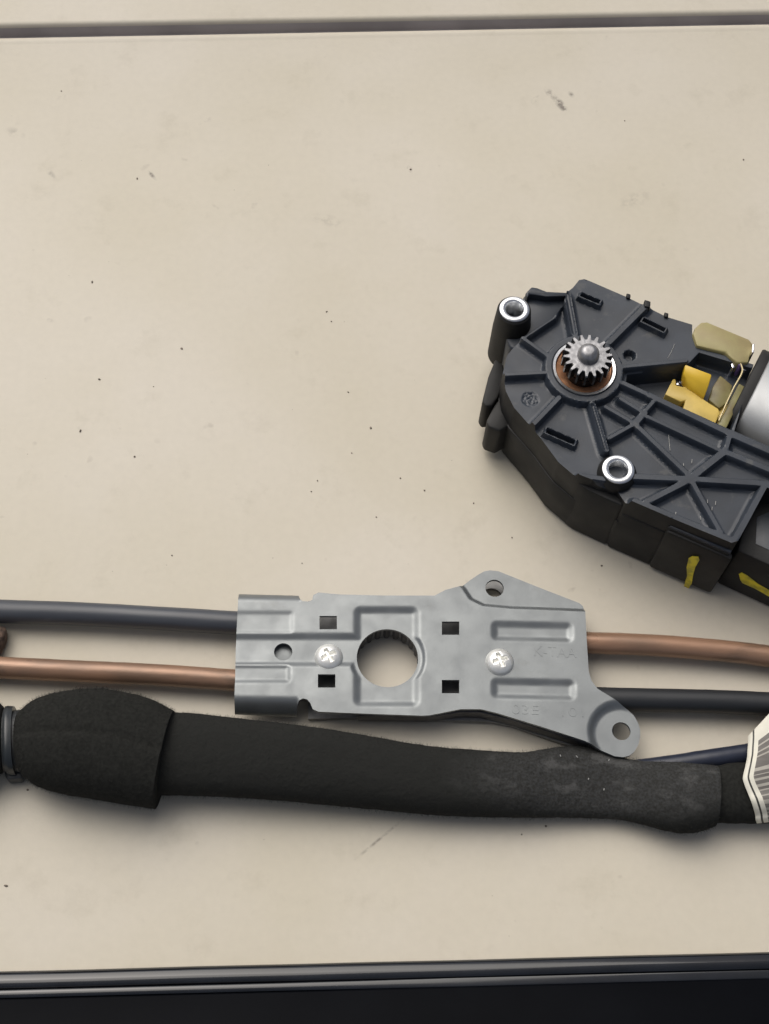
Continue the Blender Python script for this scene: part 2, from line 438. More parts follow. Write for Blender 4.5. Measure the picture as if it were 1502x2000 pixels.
M['groove_grey'] = mat('grey_groove', (0.40, 0.375, 0.37), 0.7, var=0.15, vscale=60)  # darker grey on the floor and side walls of the groove
o = build('table_top', v, f, [table_material(), 'groove_grey'], None, ang=35, mats=ms)
o['kind'] = 'structure'

# ================================================================== GEAR MOTOR
F = 28.0; RB = 30.6; DZ = 4.0                        # floor of the ribbed cover, top of its ribs
motor = thing('gear_motor', 'black ribbed gear motor with toothed pinion, yellow brush holder and silver can', 'motor', P(1200, 900))
cover_px = [(1106, 572), (1119, 562), (1131, 547), (1141, 545), (1152, 549), (1226, 581), (1302, 619), (1352, 634), (1352, 655), (1362, 680),
            (1400, 690), (1472, 712), (1434, 842), (1700, 958), (1690, 1000), (1640, 1035), (1493, 960), (1437, 1064), (1424, 1068), (1310, 1021), (1222, 983), (1206, 960), (1172, 952),
            (1130, 936), (1091, 903), (1057, 857), (1040, 837), (1004, 796), (988, 764), (982, 729), (990, 695), (1004, 678), (1024, 662),
            (1060, 640), (1084, 624), (1098, 604)]
cov = PL(cover_px, F)
def ribs_z(pts, z=RB): return [tuple(P(u, v, z)[:2]) for u, v in pts]
RIBS = [  # (from, to, half width px)
    ((1122, 650), (1108, 573), 8.5), ((1190, 668), (1264, 594), 7), ((1215, 716), (1340, 704), 5),
    ((1216, 747), (1268, 771), 6), ((1268, 771), (1425, 846), 7), ((1425, 846), (1700, 965), 8),
    ((1212, 778), (1258, 806), 5), ((1183, 794), (1240, 827), 5), ((1258, 806), (1240, 827), 7.5), ((1262, 800), (1280, 780), 5),
    ((1240, 827), (1190, 855), 5), ((1158, 790), (1184, 878), 7), ((1092, 776), (1044, 826), 6),
    ((1066, 727), (988, 731), 5), ((1072, 696), (1022, 660), 5),
    ((1245, 832), (1350, 932), 6), ((1262, 812), (1412, 882), 5), ((1350, 932), (1417, 880), 8), ((1417, 880), (1426, 848), 6),
    ((1417, 882), (1560, 940), 7), ((1350, 935), (1500, 944), 7), ((1350, 935), (1232, 930), 7), ((1350, 935), (1262, 980), 7),
    ((1350, 937), (1408, 1040), 6), ((1494, 948), (1434, 1056), 7), ((1434, 1056), (1240, 978), 7), ((1494, 948), (1640, 1020), 7),
    ((1180, 935), (1132, 928), 6), ((1024, 660), (1084, 620), 3), ((1084, 620), (1106, 574), 3),
]
hubc = P(1141, 719, RB)[:2]
pitch_mm = np.hypot(*(P(1201, 719, RB) - P(1141, 719, RB))[:2]) / 60.0
RIBM = [(P(*a, RB)[:2], P(*b, RB)[:2], hw_ * pitch_mm) for a, b, hw_ in RIBS]
deep = PL([(1226, 734), (1336, 722), (1366, 690), (1475, 722), (1428, 838), (1268, 765), (1224, 748)], F)
slots = [((1130, 573), (1176, 592), 9), ((1252, 622), (1303, 647), 9), ((1063, 838), (1127, 866), 10)]
SLOT = [(P(*a, RB - .8)[:2], P(*b, RB - .8)[:2], hw_ * pitch_mm) for a, b, hw_ in slots]
def cover_z(p):
    h = np.zeros(len(p))
    for a, b, w_ in RIBM:
        d = sd_seg(p, a, b)
        h = np.maximum(h, (RB - F) * (1 - sstep(w_ - .28, w_ + .42, d)) + .35 * (1 - sstep(w_ + .3, w_ + 1.3, d)) * (d > 0))
    h = np.minimum(h, RB - F)
    # slight hollow down the middle of the two broad ribs
    for i in (0, 11):
        a, b, w_ = RIBM[i]; d = sd_seg(p, a, b); h -= .7 * (1 - sstep(w_ * .25, w_ * .55, d))
    r = np.hypot(*(p - hubc).T)
    h = np.maximum(h, (RB - F + .02) * (1 - sstep(77 * pitch_mm - .3, 77 * pitch_mm + .5, r)))
    for a, b, w_ in SLOT:                    # raised rectangular collars with a slit
        e = (b - a) / np.hypot(*(b - a)); nrm = np.array([-e[1], e[0]])
        q = np.maximum(np.abs((p - (a + b) / 2) @ e) - np.hypot(*(b - a)) / 2 + .2, np.abs((p - (a + b) / 2) @ nrm) - w_ * .9)
        h = np.where(q < .5, np.maximum(h, 1.9 * (1 - sstep(-.05, .35, q))), h)
        h -= 3.6 * (1 - sstep(-.85, -.5, q))
    s = sd_poly(p, deep)
    h -= 5.2 * (1 - sstep(-.5, .3, s)) * (h < 1.2)
    # small round sink mark
    c = P(1230, 694, F)[:2]; h -= 2.2 * (1 - sstep(1.2, 1.8, np.hypot(*(p - c).T)))
    c = P(1036, 780, F)[:2]; q = np.hypot(*(p - c).T); h -= .35 * (1 - sstep(2.1, 2.5, q)) * (1 - .7 * (np.sin(q * 6) * np.cos(5 * np.arctan2(*(p - c).T)) > 0))
    return F + h
hub_hole = [(hubc[0] + 64 * pitch_mm * math.cos(a), hubc[1] + 64 * pitch_mm * math.sin(a)) for a in np.linspace(0, 2 * math.pi, 60, endpoint=False)]
def rib_band(p):
    k_ = np.zeros(len(p), bool)
    for a, b, w_ in RIBM: k_ |= np.abs(sd_seg(p, a, b) - w_ - .07) < .52
    return k_
rib_pts = []
covA = np.array(cov)
for a, b, w_ in RIBM:
    e = (b - a) / np.hypot(*(b - a)); nr = np.array([-e[1], e[0]]); L_ = np.hypot(*(b - a))
    for dd in (w_ - .30, w_ - .05, w_ + .18, w_ + .44):
        q = [a + e * t + nr * sg * dd for sg in (-1, 1) for t in np.arange(0, L_, .33)]
        q += [b + dd * (e * math.cos(h_) + nr * math.sin(h_)) for h_ in np.linspace(-1.5, 1.5, 8)] + [a - dd * (e * math.cos(h_) + nr * math.sin(h_)) for h_ in np.linspace(-1.5, 1.5, 8)]
        q = np.array(q); okq = (sd_poly(q, covA) < -.2) & (np.hypot(*(q - hubc).T) > 65 * pitch_mm)
        for a2, b2, w2 in RIBM:
            if a2 is not a: okq &= ~((np.abs(sd_seg(q, a2, b2) - w2 - .07) < .5) & (sd_seg(q, a2, b2) < w2 - .2))
        rib_pts.append(q[okq])
dA = np.array(deep if area0(deep) > 0 else deep[::-1])
for off_ in (-.48, -.2, .05, .32):
    q = resample(grow(dA, off_), .33); rib_pts.append(q[(sd_poly(q, covA) < -.2) & ~rib_band(q)])
_rb = rib_band
def rib_band2(p): return _rb(p) | (np.abs(sd_poly(p, dA) + .08) < .55)
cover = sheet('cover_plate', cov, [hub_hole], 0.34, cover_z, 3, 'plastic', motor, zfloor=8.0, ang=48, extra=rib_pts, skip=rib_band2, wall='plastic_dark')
# lower gear case, slightly proud of the cover
cc = cov if area(cov) > 0 else cov[::-1]
g1 = grow(cc, .45); g0 = grow(cc, .1); n = len(g1)
vv = [(*p, 17.0) for p in g1] + [(*p, 9.0) for p in g1] + [(*p, 1.2) for p in g0] + [(*p, 0.02) for p in grow(cc, -1.0)]
ff = [list(range(n)), list(range(4 * n - 1, 3 * n - 1, -1))]
for q in range(3): ff += [[q * n + i, (q + 1) * n + i, (q + 1) * n + (i + 1) % n, q * n + (i + 1) % n] for i in range(n)]
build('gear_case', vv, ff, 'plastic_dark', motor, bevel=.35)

prism('case_corner', [(1124, 936), (1132, 946), (1146, 956), (1178, 971), (1213, 987), (1219, 985), (1224, 974), (1214, 950), (1160, 930)], .4, 26.0, 'plastic_dark', motor, .7)
# hub: white ring, bronze bush, pinion on its shaft
hub = lathe('hub', hubc, [(64 * pitch_mm, 10), (64 * pitch_mm, RB - .25), (62.5 * pitch_mm, RB - .1), (61 * pitch_mm, RB - 1.2), (30 * pitch_mm, RB - 6)], 'plastic', motor)
lathe('retaining_ring', hubc, [(55 * pitch_mm, RB - 1.5), (56 * pitch_mm, RB + .25), (61 * pitch_mm, RB + .35), (62.3 * pitch_mm, RB - .3)], 'sleeve', hub)
lathe('bush', hubc, [(54.8 * pitch_mm, RB - 1.0), (53 * pitch_mm, RB - .4), (42 * pitch_mm, RB - .9), (38 * pitch_mm, RB - 1.6), (28 * pitch_mm, RB - 3)], 'copper', hub)
best = min(np.arange(4, 16, .1), key=lambda h: abs(PX((*hubc, RB + h))[1] - 694))
GT = RB + best
print('gear height', best, PX((*hubc, GT)))
def gear(name, c, z0, z1, ro, ri, teeth, m, parent):
    v = []; f = []; pr = []
    for t in range(teeth):
        for k_, r in ((-.30, ri), (-.12, ro), (.12, ro), (.30, ri)):
            a = 2 * math.pi * (t + k_) / teeth + .05; pr.append((r * math.cos(a), r * math.sin(a)))
    n = len(pr)
    for z, s in ((z0, 1), (z1 - .35, 1), (z1, .965)):
        v += [(c[0] + x * s, c[1] + y * s, z) for x, y in pr]
    v += [(c[0] + x * .62, c[1] + y * .62, z1 + .05) for x, y in pr]
    for q in range(3): f += [[q * n + i, q * n + (i + 1) % n, (q + 1) * n + (i + 1) % n, (q + 1) * n + i] for i in range(n)]
    f.append([3 * n + i for i in range(n)]); f.append(list(range(n))[::-1])
    return build(name, v, f, [m, 'gear_dark'], parent, ang=30, mats=[1] * n + [0] * (len(f) - n))
pin = gear('pinion_gear', hubc, GT - 4.6, GT, 48 * pitch_mm, 37 * pitch_mm, 18, 'gear', motor)
r0 = 21 * pitch_mm
lathe('shaft_end', hubc, [(r0, GT - .5), (r0, GT + .9), (r0 * .93, GT + 1.7), (r0 * .72, GT + 2.5), (r0 * .45, GT + 2.95), (r0 * .35, GT + 3.0), (0, GT + 3.0)], 'gear', pin, ang=60)
lathe('shaft', hubc, [(34 * pitch_mm, 12), (34 * pitch_mm, GT - 6), (0, GT - 6)], 'gear_dark', pin)

# mounting bosses with pressed-in steel sleeves
def boss(u, v, z, r_px, rbase, zbase, parent, rim=1.12, lean=(0, 0)):
    _, c, r = circle_px(u, v, r_px, z)
    vv = []; ff = []; seg = 40
    pr = [(rbase, zbase, 1), (r * rim * 1.15, z * .6 + zbase * .4, .5), (r * rim, z - .9, 0), (r * 1.02, z - .5, 0), (r * .6, z - .5, 0)]
    b = None
    vv = []
    for i in range(seg):
        a = 2 * math.pi * i / seg
        for rr, zz, k_ in pr: vv.append((c[0] + lean[0] * k_ + rr * math.cos(a), c[1] + lean[1] * k_ + rr * math.sin(a), zz))
    k = len(pr)
    for i in range(seg):
        j = (i + 1) % seg
        for q in range(k - 1): ff.append([i * k + q, j * k + q, j * k + q + 1, i * k + q + 1])
    b = build('boss', vv, ff, 'plastic_dark', parent, ang=40)
    lathe('steel_sleeve', c[:2], [(r * .60, z - 9), (r * .60, z - .2), (r * .66, z + .12), (r * .9, z + .15), (r * .99, z - .15), (r * .99, z - 1)], 'sleeve', b, ang=50)
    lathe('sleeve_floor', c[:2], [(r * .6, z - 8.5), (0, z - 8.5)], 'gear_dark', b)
boss(1005, 603, 27.4 + DZ, 29.5, 5.9, 8.0, motor, lean=(0.6, -.3))
boss(1208, 916, 27.4 + DZ, 31.5, 5.2, F - 2, motor, rim=1.06)
# shelf behind the first boss
prism('shelf', chaikin([(1030, 567), (1045, 561), (1066, 569), (1112, 572), (1118, 600), (1096, 640), (1040, 668), (1000, 690), (985, 650), (1005, 610)], 1), 0.5, 20.0 + DZ, 'plastic', motor, .8)
prism('shelf_wall', [(1026, 573), (1038, 560), (1050, 562), (1068, 569), (1108, 571), (1110, 578), (1066, 579), (1034, 574), (1030, 582)], 15, 22.5 + DZ, 'plastic', motor, .4)
# snap tabs on the left flank
prism('snap_tab', [(968, 700), (984, 712), (985, 742), (973, 775), (962, 792), (948, 793), (942, 783), (954, 735)], 5, 18, 'plastic_dark', motor, .6)
prism('snap_tab', [(986, 765), (1004, 790), (1000, 828), (976, 842), (954, 834), (950, 822), (966, 790)], 3, 17, 'plastic_dark', motor, .6)
# nubs along the upper edge
for (u, v_, s, z) in ((1228, 577, 4, 24.6), (1265, 592, 6, 26.9), (1302, 614, 4, 24.6)):
    prism('nub', [(u - s, v_ - s * 1.2), (u + s, v_ - s * .6), (u + s * .9, v_ + s * 1.3), (u - s, v_ + s)], 18, z + DZ + .3, 'plastic_dark', motor, .25)
# scratches left bright on the ribs
# brush holder
bh = prism('brush_holder', [(1353, 651), (1358, 640), (1369, 629), (1381, 628), (1463, 662), (1471, 671), (1462, 708), (1440, 709), (1423, 694), (1418, 688), (1361, 675)], 12, 25.2 + DZ, 'khaki', motor, .6)
prism('holder_step', [(1360, 670), (1418, 684), (1416, 694), (1362, 680)], 14, 22.4 + DZ, 'khaki', bh, .3)
prism('brush_well', [(1362, 684), (1420, 695), (1440, 712), (1438, 742), (1405, 735), (1392, 730), (1345, 712)], 10, 17.5 + DZ, 'plastic_dark', motor, .3)
yf = prism('brush_frame', [(1299, 770), (1315, 739), (1321, 741), (1320, 752), (1333, 755), (1344, 754), (1369, 775), (1378, 782), (1403, 798), (1407, 806), (1396, 830), (1333, 802), (1339, 782), (1330, 785)], 12, 22.0 + DZ, 'yellow', motor, .35)
tb = PL([(1334, 727), (1338, 710), (1391, 731), (1384, 756)], 25.5) ; tb2 = PL([(1384, 756), (1376, 777), (1343, 754), (1334, 727)], 25.0)
va = [P(1338, 711, 26.2 + DZ), P(1391, 731, 26.2 + DZ), P(1384, 754, 25.2 + DZ), P(1335, 732, 25.2 + DZ), P(1375, 778, 22.6 + DZ), P(1343, 757, 22.6 + DZ)]
vb = [p - np.array([0, 0, 4.0]) for p in va]
build('brush_cap', va + vb, [[0, 3, 2, 1], [3, 5, 4, 2], [0, 1, 7, 6], [1, 2, 8, 7], [2, 4, 10, 8], [4, 5, 11, 10], [5, 3, 9, 11], [3, 0, 6, 9], [6, 7, 8, 9], [9, 8, 10, 11]], 'yellow_bright', motor, bevel=.45)
prism('brush_block', [(1407, 732), (1431, 752), (1424, 783), (1405, 798), (1384, 780), (1393, 754)], 12, 21.0 + DZ, 'olive', motor, .5)
prism('holder_strip', [(1444, 748), (1457, 756), (1419, 836), (1402, 829)], 12, 22.5 + DZ, 'olive', motor, .4)
sweep('brush_lead', [P(1440, 700, 24 + DZ), P(1450, 724, 25 + DZ), P(1433, 758, 24.3 + DZ), P(1418, 790, 23.5 + DZ), P(1404, 822, 23 + DZ)], [(.26, .26)] * 5, 'wire', motor, seg=10)
prism('solder_joint', chaikin([(1434, 694), (1441, 692), (1438, 716), (1430, 720), (1428, 708)]), 18, 23.6 + DZ, 'solder', motor, .3)
prism('wire_sleeve', chaikin([(1442, 700), (1452, 704), (1450, 716), (1441, 712)]), 18, 24.6 + DZ, 'violet', motor, .3)
prism('contact_pin', [(1470, 672), (1474, 671), (1473, 688), (1469, 688)], 18, 27.0 + DZ, 'solder', motor, .15)
prism('terminal', [(1452, 704), (1460, 706), (1458, 724), (1450, 722)], 16, 22.5 + DZ, 'solder', motor, .2)
prism('terminal', [(1322, 742), (1330, 745), (1329, 753), (1321, 751)], 16, 20.0 + DZ, 'solder', motor, .2)
prism('holder_ledge', [(1380, 742), (1404, 733), (1410, 740), (1396, 758), (1386, 778), (1379, 772)], 12, 18.5 + DZ, 'olive', motor, .3)
prism('holder_foot', [(1405, 800), (1428, 784), (1420, 832), (1400, 828)], 12, 19.5 + DZ, 'yellow', motor, .3)
# motor can and its black end plate
ax = (P(1502, 880, 20) - P(1222, 749, 20)); ax[2] = 0; ax /= np.linalg.norm(ax)
nx = np.array([-ax[1], ax[0], 0])
lowp = P(1431, 847, 24); upp = P(1511, 678, 24)
mid = (lowp + upp) / 2; mid = mid - ax * ((mid - lowp) @ ax)
hwid = abs((upp - lowp) @ nx) / 2
print('can half width', hwid)
def can(name, s0, s1, hw_, hh, zc_, m, parent, nexp=2.7):
    base = mid.copy(); base[2] = zc_
    L = [(s0, .93), (s0 + .15, .965), (s0 + .5, 1), (s1 - 2, 1), (s1, .9)]
    v = []; f = []; seg = 64
    for s, k_ in L:
        for q in range(seg):
            a = 2 * math.pi * q / seg; ca, sa = math.cos(a), math.sin(a)
            x = abs(ca) ** (2 / nexp) * math.copysign(1, ca); y = abs(sa) ** (2 / nexp) * math.copysign(1, sa)
            p = base + ax * s + nx * x * (hw_ - (1 - k_) * 6) + np.array([0, 0, y * (hh - (1 - k_) * 6)]); v.append(p)
    for i in range(len(L) - 1):
        for q in range(seg): f.append([i * seg + q, i * seg + (q + 1) % seg, (i + 1) * seg + (q + 1) % seg, (i + 1) * seg + q])
    f.append(list(range(seg))[::-1]); f.append([(len(L) - 1) * seg + q for q in range(seg)])
    return build(name, v, f, m, parent, ang=40)
can('motor_can', 0, 62, hwid, 14.0, 16.0, 'can', motor, nexp=2.5)
can('end_plate', -3.0, 2, hwid - .6, 13.2, 15.2, 'plastic_dark', motor, nexp=3.2)
prism('can_print', [(1494, 742), (1497, 736), (1503, 738), (1500, 746)], 24, 29.9, 'ink', motor, 0)
# connector with a stroke of yellow paint, control box beside it
cb = prism('connector', chaikin([(1306, 1024), (1318, 1027), (1420, 1071), (1430, 1077), (1424, 1083), (1303, 1030)], 0) , 1.0, 26.0, 'plastic_dark', motor, .9)
prism('connector_shroud', [(1306, 1024), (1434, 1080), (1430, 1094), (1300, 1038)], 1.0, 25.0, 'plastic_dark', cb, 1.0)
prism('connector_lip', [(1312, 1022), (1430, 1074), (1428, 1080), (1308, 1028)], 12, 26.6, 'plastic', cb, .3)
prism('case_web', [(1219, 990), (1306, 1030), (1300, 1042), (1213, 1004)], .5, 22.0, 'plastic_dark', motor, .5)
ct = prism('control_box', [(1470, 962), (1700, 1075), (1660, 1175), (1440, 1075)], .3, 23.0, 'plastic_dark', motor, .8)
prism('box_label', [(1478, 1010), (1502, 1000), (1620, 1052), (1600, 1120), (1476, 1062)], 22.5, 23.15, 'plastic', ct, .05)
# paint strokes as thin skins on the vertical faces
def skin(name, faceA, faceB, pts, m, parent, off=.12):
    """thin raised stroke on the vertical plane through faceA, faceB (xy mm); pts = photo pixels"""
    a = np.array(faceA); b = np.array(faceB); e = (b - a) / np.hypot(*(b - a)); nrm = np.array([e[1], -e[0]])
    if (CAM[:2] - a) @ nrm < 0: nrm = -nrm
    v = []
    for s in (off, -.2):
        for u, w_ in pts:
            d = RW @ np.array([(u - IW / 2) / FPX, -(w_ - IH / 2) / FPX, -1.0])
            o_ = a + nrm * s
            t = ((o_ - CAM[:2]) @ nrm) / (d[:2] @ nrm); v.append(CAM + d * t)
    n = len(pts)
    f = [list(range(n)), list(range(2 * n - 1, n - 1, -1))] + [[i, n + i, n + (i + 1) % n, (i + 1) % n] for i in range(n)]
    return build(name, v, f, m, parent)
fa, fb = PL([(1300, 1038), (1430, 1094)], 25.0)
skin('paint_mark', fa, fb, [(1345, 1090), (1352, 1086), (1364, 1087), (1366, 1094), (1358, 1108), (1354, 1122), (1351, 1140), (1343, 1152), (1334, 1153), (1337, 1140), (1342, 1125), (1341, 1108)], 'paint', cb, off=.5)
fa, fb = PL([(1440, 1075), (1660, 1175)], 23.0)
skin('paint_mark', fa, fb, [(1443, 1121), (1449, 1118), (1460, 1124), (1480, 1140), (1505, 1154), (1530, 1168), (1530, 1176), (1503, 1166), (1475, 1150), (1450, 1139), (1446, 1133)], 'paint', ct)

# ================================================================== CABLE GUIDE BRACKET
ZT = 9.6
br = thing('guide_bracket', 'grey stamped steel bracket with two screws clamping copper and black tubes', 'bracket', P(820, 1290))
out_px = [(466, 1155), (583, 1159), (586, 1170), (591, 1174), (604, 1175), (610, 1171), (612, 1162), (622, 1157), (664, 1161), (750, 1163), (849, 1163), (870, 1152),
          (900, 1144), (918, 1130), (936, 1118), (947, 1112), (958, 1110), (975, 1112), (1050, 1142), (1133, 1174), (1140, 1180), (1143, 1190), (1146, 1250), (1150, 1312), (1155, 1329), (1167, 1345),
          (1229, 1383), (1241, 1394), (1249, 1408), (1253, 1422), (1253, 1436), (1249, 1452), (1241, 1465), (1232, 1472), (1220, 1475), (1203, 1473),
          (1140, 1446), (1050, 1417), (972, 1393), (939, 1385), (900, 1385), (870, 1391), (840, 1397), (825, 1398), (694, 1393), (622, 1390), (611, 1385), (606, 1373), (600, 1366),
          (592, 1364), (585, 1367), (581, 1375), (579, 1388), (457, 1384), (459, 1330), (460, 1270), (463, 1210)]
outl = PL(out_px, ZT)
def rect_px(u0, v0, u1, v1, sk=0.0):       # sk: how far the right side sits lower (rows tilt slightly in the photo)
    return PL([(u0, v0), (u1, v0 + sk), (u1, v1 + sk), (u0, v1)], ZT)
def rnd(poly, d, w_, dep, p):               # rounded recess
    return dep * (1 - sstep(d - w_, d + w_, sd_poly(p, poly)))
mainh, mc, mr = circle_px(757, 1283, 60, ZT, 64)
holes = [mainh]
for u, v_, r_ in ((553, 1271, 18), (966, 1149, 18), (1214, 1427, 18)):
    holes.append(circle_px(u, v_, r_, ZT - (1.4 if u > 600 else 0))[0])
for u, v_ in ((641, 1216), (638, 1330), (880, 1227), (880, 1341)):
    holes.append(rect_px(u - 17, v_ - 13, u + 17, v_ + 13))
tx = lambda p: p
pad = rect_px(706, 1198, 805, 1366); chan = rect_px(440, 1248, 700, 1290); bar2 = rect_px(440, 1303, 560, 1326); bar1 = rect_px(440, 1200, 566, 1230)
r1 = rect_px(972, 1224, 1108, 1240, 3); r2 = rect_px(972, 1336, 1113, 1353, 3)
ear1 = PL([(880, 1120), (906, 1147), (920, 1168), (945, 1180), (1000, 1185), (1060, 1187), (1180, 1192), (1180, 1080), (880, 1080)], ZT)
e2c = P(1216, 1432, ZT)[:2]; mmp = mr / 60.0
row0 = P(520, 1176, ZT)[:2]; row1 = P(520, 1158, ZT)[:2]; lowr = P(520, 1357, ZT)[:2]; xcut = P(584, 1280, ZT)[0]
lin = np.array(P(900, 1290, ZT)[:2]) - np.array(P(470, 1283, ZT)[:2]); lin /= np.hypot(*lin); lnn = np.array([-lin[1], lin[0]])
def plate_z(p):
    rec = np.zeros(len(p))
    for poly, d, w_, dep in ((pad, 1.2, 1.25, .8), (chan, .9, 1.15, .8), (bar2, .6, .9, .55), (bar1, .6, .8, .3), (r1, .9, 1.15, .7), (r2, .9, 1.15, .7)):
        rec = np.maximum(rec, rnd(poly, d, w_, dep, p))
    rec = np.maximum(rec, .8 * (1 - sstep(66 * mmp, 76 * mmp, np.hypot(*(p - mc[:2]).T))))
    rec = np.maximum(rec, 1.4 * (1 - sstep(-.7, .6, sd_poly(p, ear1))))
    rec = np.maximum(rec, 1.8 * (1 - sstep(50 * mmp, 68 * mmp, np.hypot(*(p - e2c).T))))
    left = p[:, 0] < xcut
    t1 = np.clip(((p - row0) @ lnn) / ((row1 - row0) @ lnn), 0, 1.3)
    t2 = np.clip(((lowr - p) @ lnn) / 4.2, 0, 1.3)
    rec = rec + np.where(left, 1.6 * t1 ** 2 + 4.6 * t2 ** 2, 0)
    rec += .10 * np.array([noise.noise(Vector((q[0] * .06, q[1] * .06, 3))) for q in p])
    return ZT - rec
plate = sheet('top_plate', outl, holes, 0.42, plate_z, 1.0, 'steel', br, ang=55)
# lower plate and the serrated collar seen through the big hole
back_px = [(602, 1174), (640, 1172), (860, 1176), (905, 1160), (945, 1132), (975, 1130), (1130, 1190), (1140, 1320), (1180, 1370), (1200, 1400), (1196, 1462), (1158, 1470), (1075, 1444), (1000, 1418), (960, 1410),
           (840, 1406), (700, 1402), (602, 1404)]
bhole = [(mc[0] + 1.07 * (x - mc[0]), mc[1] + 1.07 * (y - mc[1])) for x, y in mainh]
bh2 = [circle_px(966, 1149, 22, ZT)[0]]
sheet('back_plate', PL(back_px, 2.2), [bhole] + bh2, 1.2, lambda p: np.full(len(p), 2.2), 1.2, 'steel_mid', br)
prism('added_hole_plate', [(500, 1236), (600, 1238), (600, 1306), (500, 1304)], 5.6, 6.4, 'steel', br, .1)  # added close under the left hole to catch light and brighten it
# low side walls joining both plates at the ends
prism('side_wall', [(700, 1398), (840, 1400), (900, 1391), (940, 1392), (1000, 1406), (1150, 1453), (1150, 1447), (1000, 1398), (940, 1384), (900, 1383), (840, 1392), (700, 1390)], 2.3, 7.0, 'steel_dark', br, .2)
seg = 90; v = []; f = []
for i in range(seg):
    a = 2 * math.pi * i / seg; rr = mr * (1.035 + (.05 if i % 4 < 2 else 0))
    for z, k_ in ((ZT - 2.3, 1.0), (1.1, 1.0), (1.1, 1.06), (ZT - 2.3, 1.06)):
        v.append((mc[0] + rr * k_ * math.cos(a), mc[1] + rr * k_ * math.sin(a), z))
for i in range(seg):
    j = (i + 1) % seg
    for q in range(4): f.append([i * 4 + q, j * 4 + q, j * 4 + (q + 1) % 4, i * 4 + (q + 1) % 4])
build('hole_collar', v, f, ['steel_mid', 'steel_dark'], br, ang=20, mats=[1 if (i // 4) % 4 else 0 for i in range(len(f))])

def screw(u, v_, rot):
    c = P(u, v_, ZT); r = 28 * mmp; seg = 64; L = 16; v = []; f = []
    zb = ZT - (.8 if u < 700 else 0) - .1
    H = 2.3
    for i in range(L + 1):
        t = i / L; rr = r * (1 - t)
        for q in range(seg):
            a = 2 * math.pi * q / seg; x, y = rr * math.cos(a), rr * math.sin(a)
            xr = x * math.cos(rot) + y * math.sin(rot); yr = -x * math.sin(rot) + y * math.cos(rot)
            zz = H * (1 - (rr / r) ** 2.6) ** .6
            cr_ = min(abs(xr), abs(yr)); ln = max(abs(xr), abs(yr))
            dep = 1.3 * (1 - sstep(.28, .62, np.array([cr_]))[0]) * (1 - sstep(r * .42, r * .56, np.array([ln]))[0])
            v.append((c[0] + x, c[1] + y, zb + zz - dep))
    for i in range(L):
        for q in range(seg): f.append([i * seg + q, i * seg + (q + 1) % seg, (i + 1) * seg + (q + 1) % seg, (i + 1) * seg + q])
    s_ = build('screw', v, f, 'screw', br, ang=60)
    lathe('screw_shank', c[:2], [(r * .45, zb + .1), (r * .45, 2.4)], 'steel_dark', s_)
screw(642, 1282, .5); screw(976, 1293, .35)

# tubes
def tube(name, pts, r, z, m, seg=32):
    sweep(name, [P(u, v_, z) for u, v_ in pts], [(r, r)] * len(pts), m, br, seg=seg, ang=60, disp=.05, dscale=.25)
tube('rubber_tube', [(-330, 1182), (-120, 1188), (0, 1194), (150, 1199), (300, 1207), (465, 1217), (560, 1221)], 3.25, 4.6, 'rubber_tube')
tube('copper_tube', [(-330, 1296), (-120, 1299), (0, 1304), (150, 1311), (300, 1318), (465, 1329), (560, 1333)], 2.95, 4.6, 'copper_tube')
tube('copper_tube', [(1030, 1250), (1080, 1252), (1146, 1255), (1250, 1259), (1330, 1264), (1420, 1272), (1502, 1282), (1620, 1303), (1760, 1340)], 3.0, 4.8, 'copper_tube')
tube('rubber_tube', [(1030, 1361), (1080, 1362), (1166, 1365), (1300, 1368), (1420, 1371), (1502, 1375), (1620, 1380), (1760, 1392)], 3.2, 4.8, 'black_tube')

# faint stamped letters
def text(s, u0, v0, u1, v1, hpx, name='stamped_text'):
    cu = bpy.data.curves.new(name, 'FONT'); cu.body = s; cu.extrude = 0.03; cu.offset = -0.01
    to = bpy.data.objects.new(name, cu); COL.objects.link(to)
    dg = bpy.context.evaluated_depsgraph_get(); me = bpy.data.meshes.new_from_object(to.evaluated_get(dg))
    bpy.data.objects.remove(to, do_unlink=True)
    a = P(u0, v0, ZT); b = P(u1, v1, ZT); e = (b - a)[:2]; W = np.hypot(*e); e /= W; nrm = np.array([-e[1], e[0]])
    co = np.array([v_.co[:] for v_ in me.vertices]); co[:, 0] -= co[:, 0].min(); sx = W / co[:, 0].max()
    hy = np.hypot(*(P(u0, v0 - hpx, ZT) - a)[:2]); sy = hy / co[:, 1].max()
    xy = a[:2] + np.outer(co[:, 0] * sx, e) + np.outer(co[:, 1] * sy, nrm)
    zz = plate_z(xy) + np.where(co[:, 2] > 0, 0.10, -.1)
    faces = [list(p.vertices) for p in me.polygons]
    build(name, np.column_stack([xy, zz]), faces, 'steel', plate)
text('K-TAA', 1044, 1281, 1126, 1285, 20)
text('03E', 1000, 1394, 1052, 1396, 18)
text('101', 1098, 1399, 1140, 1400, 18)

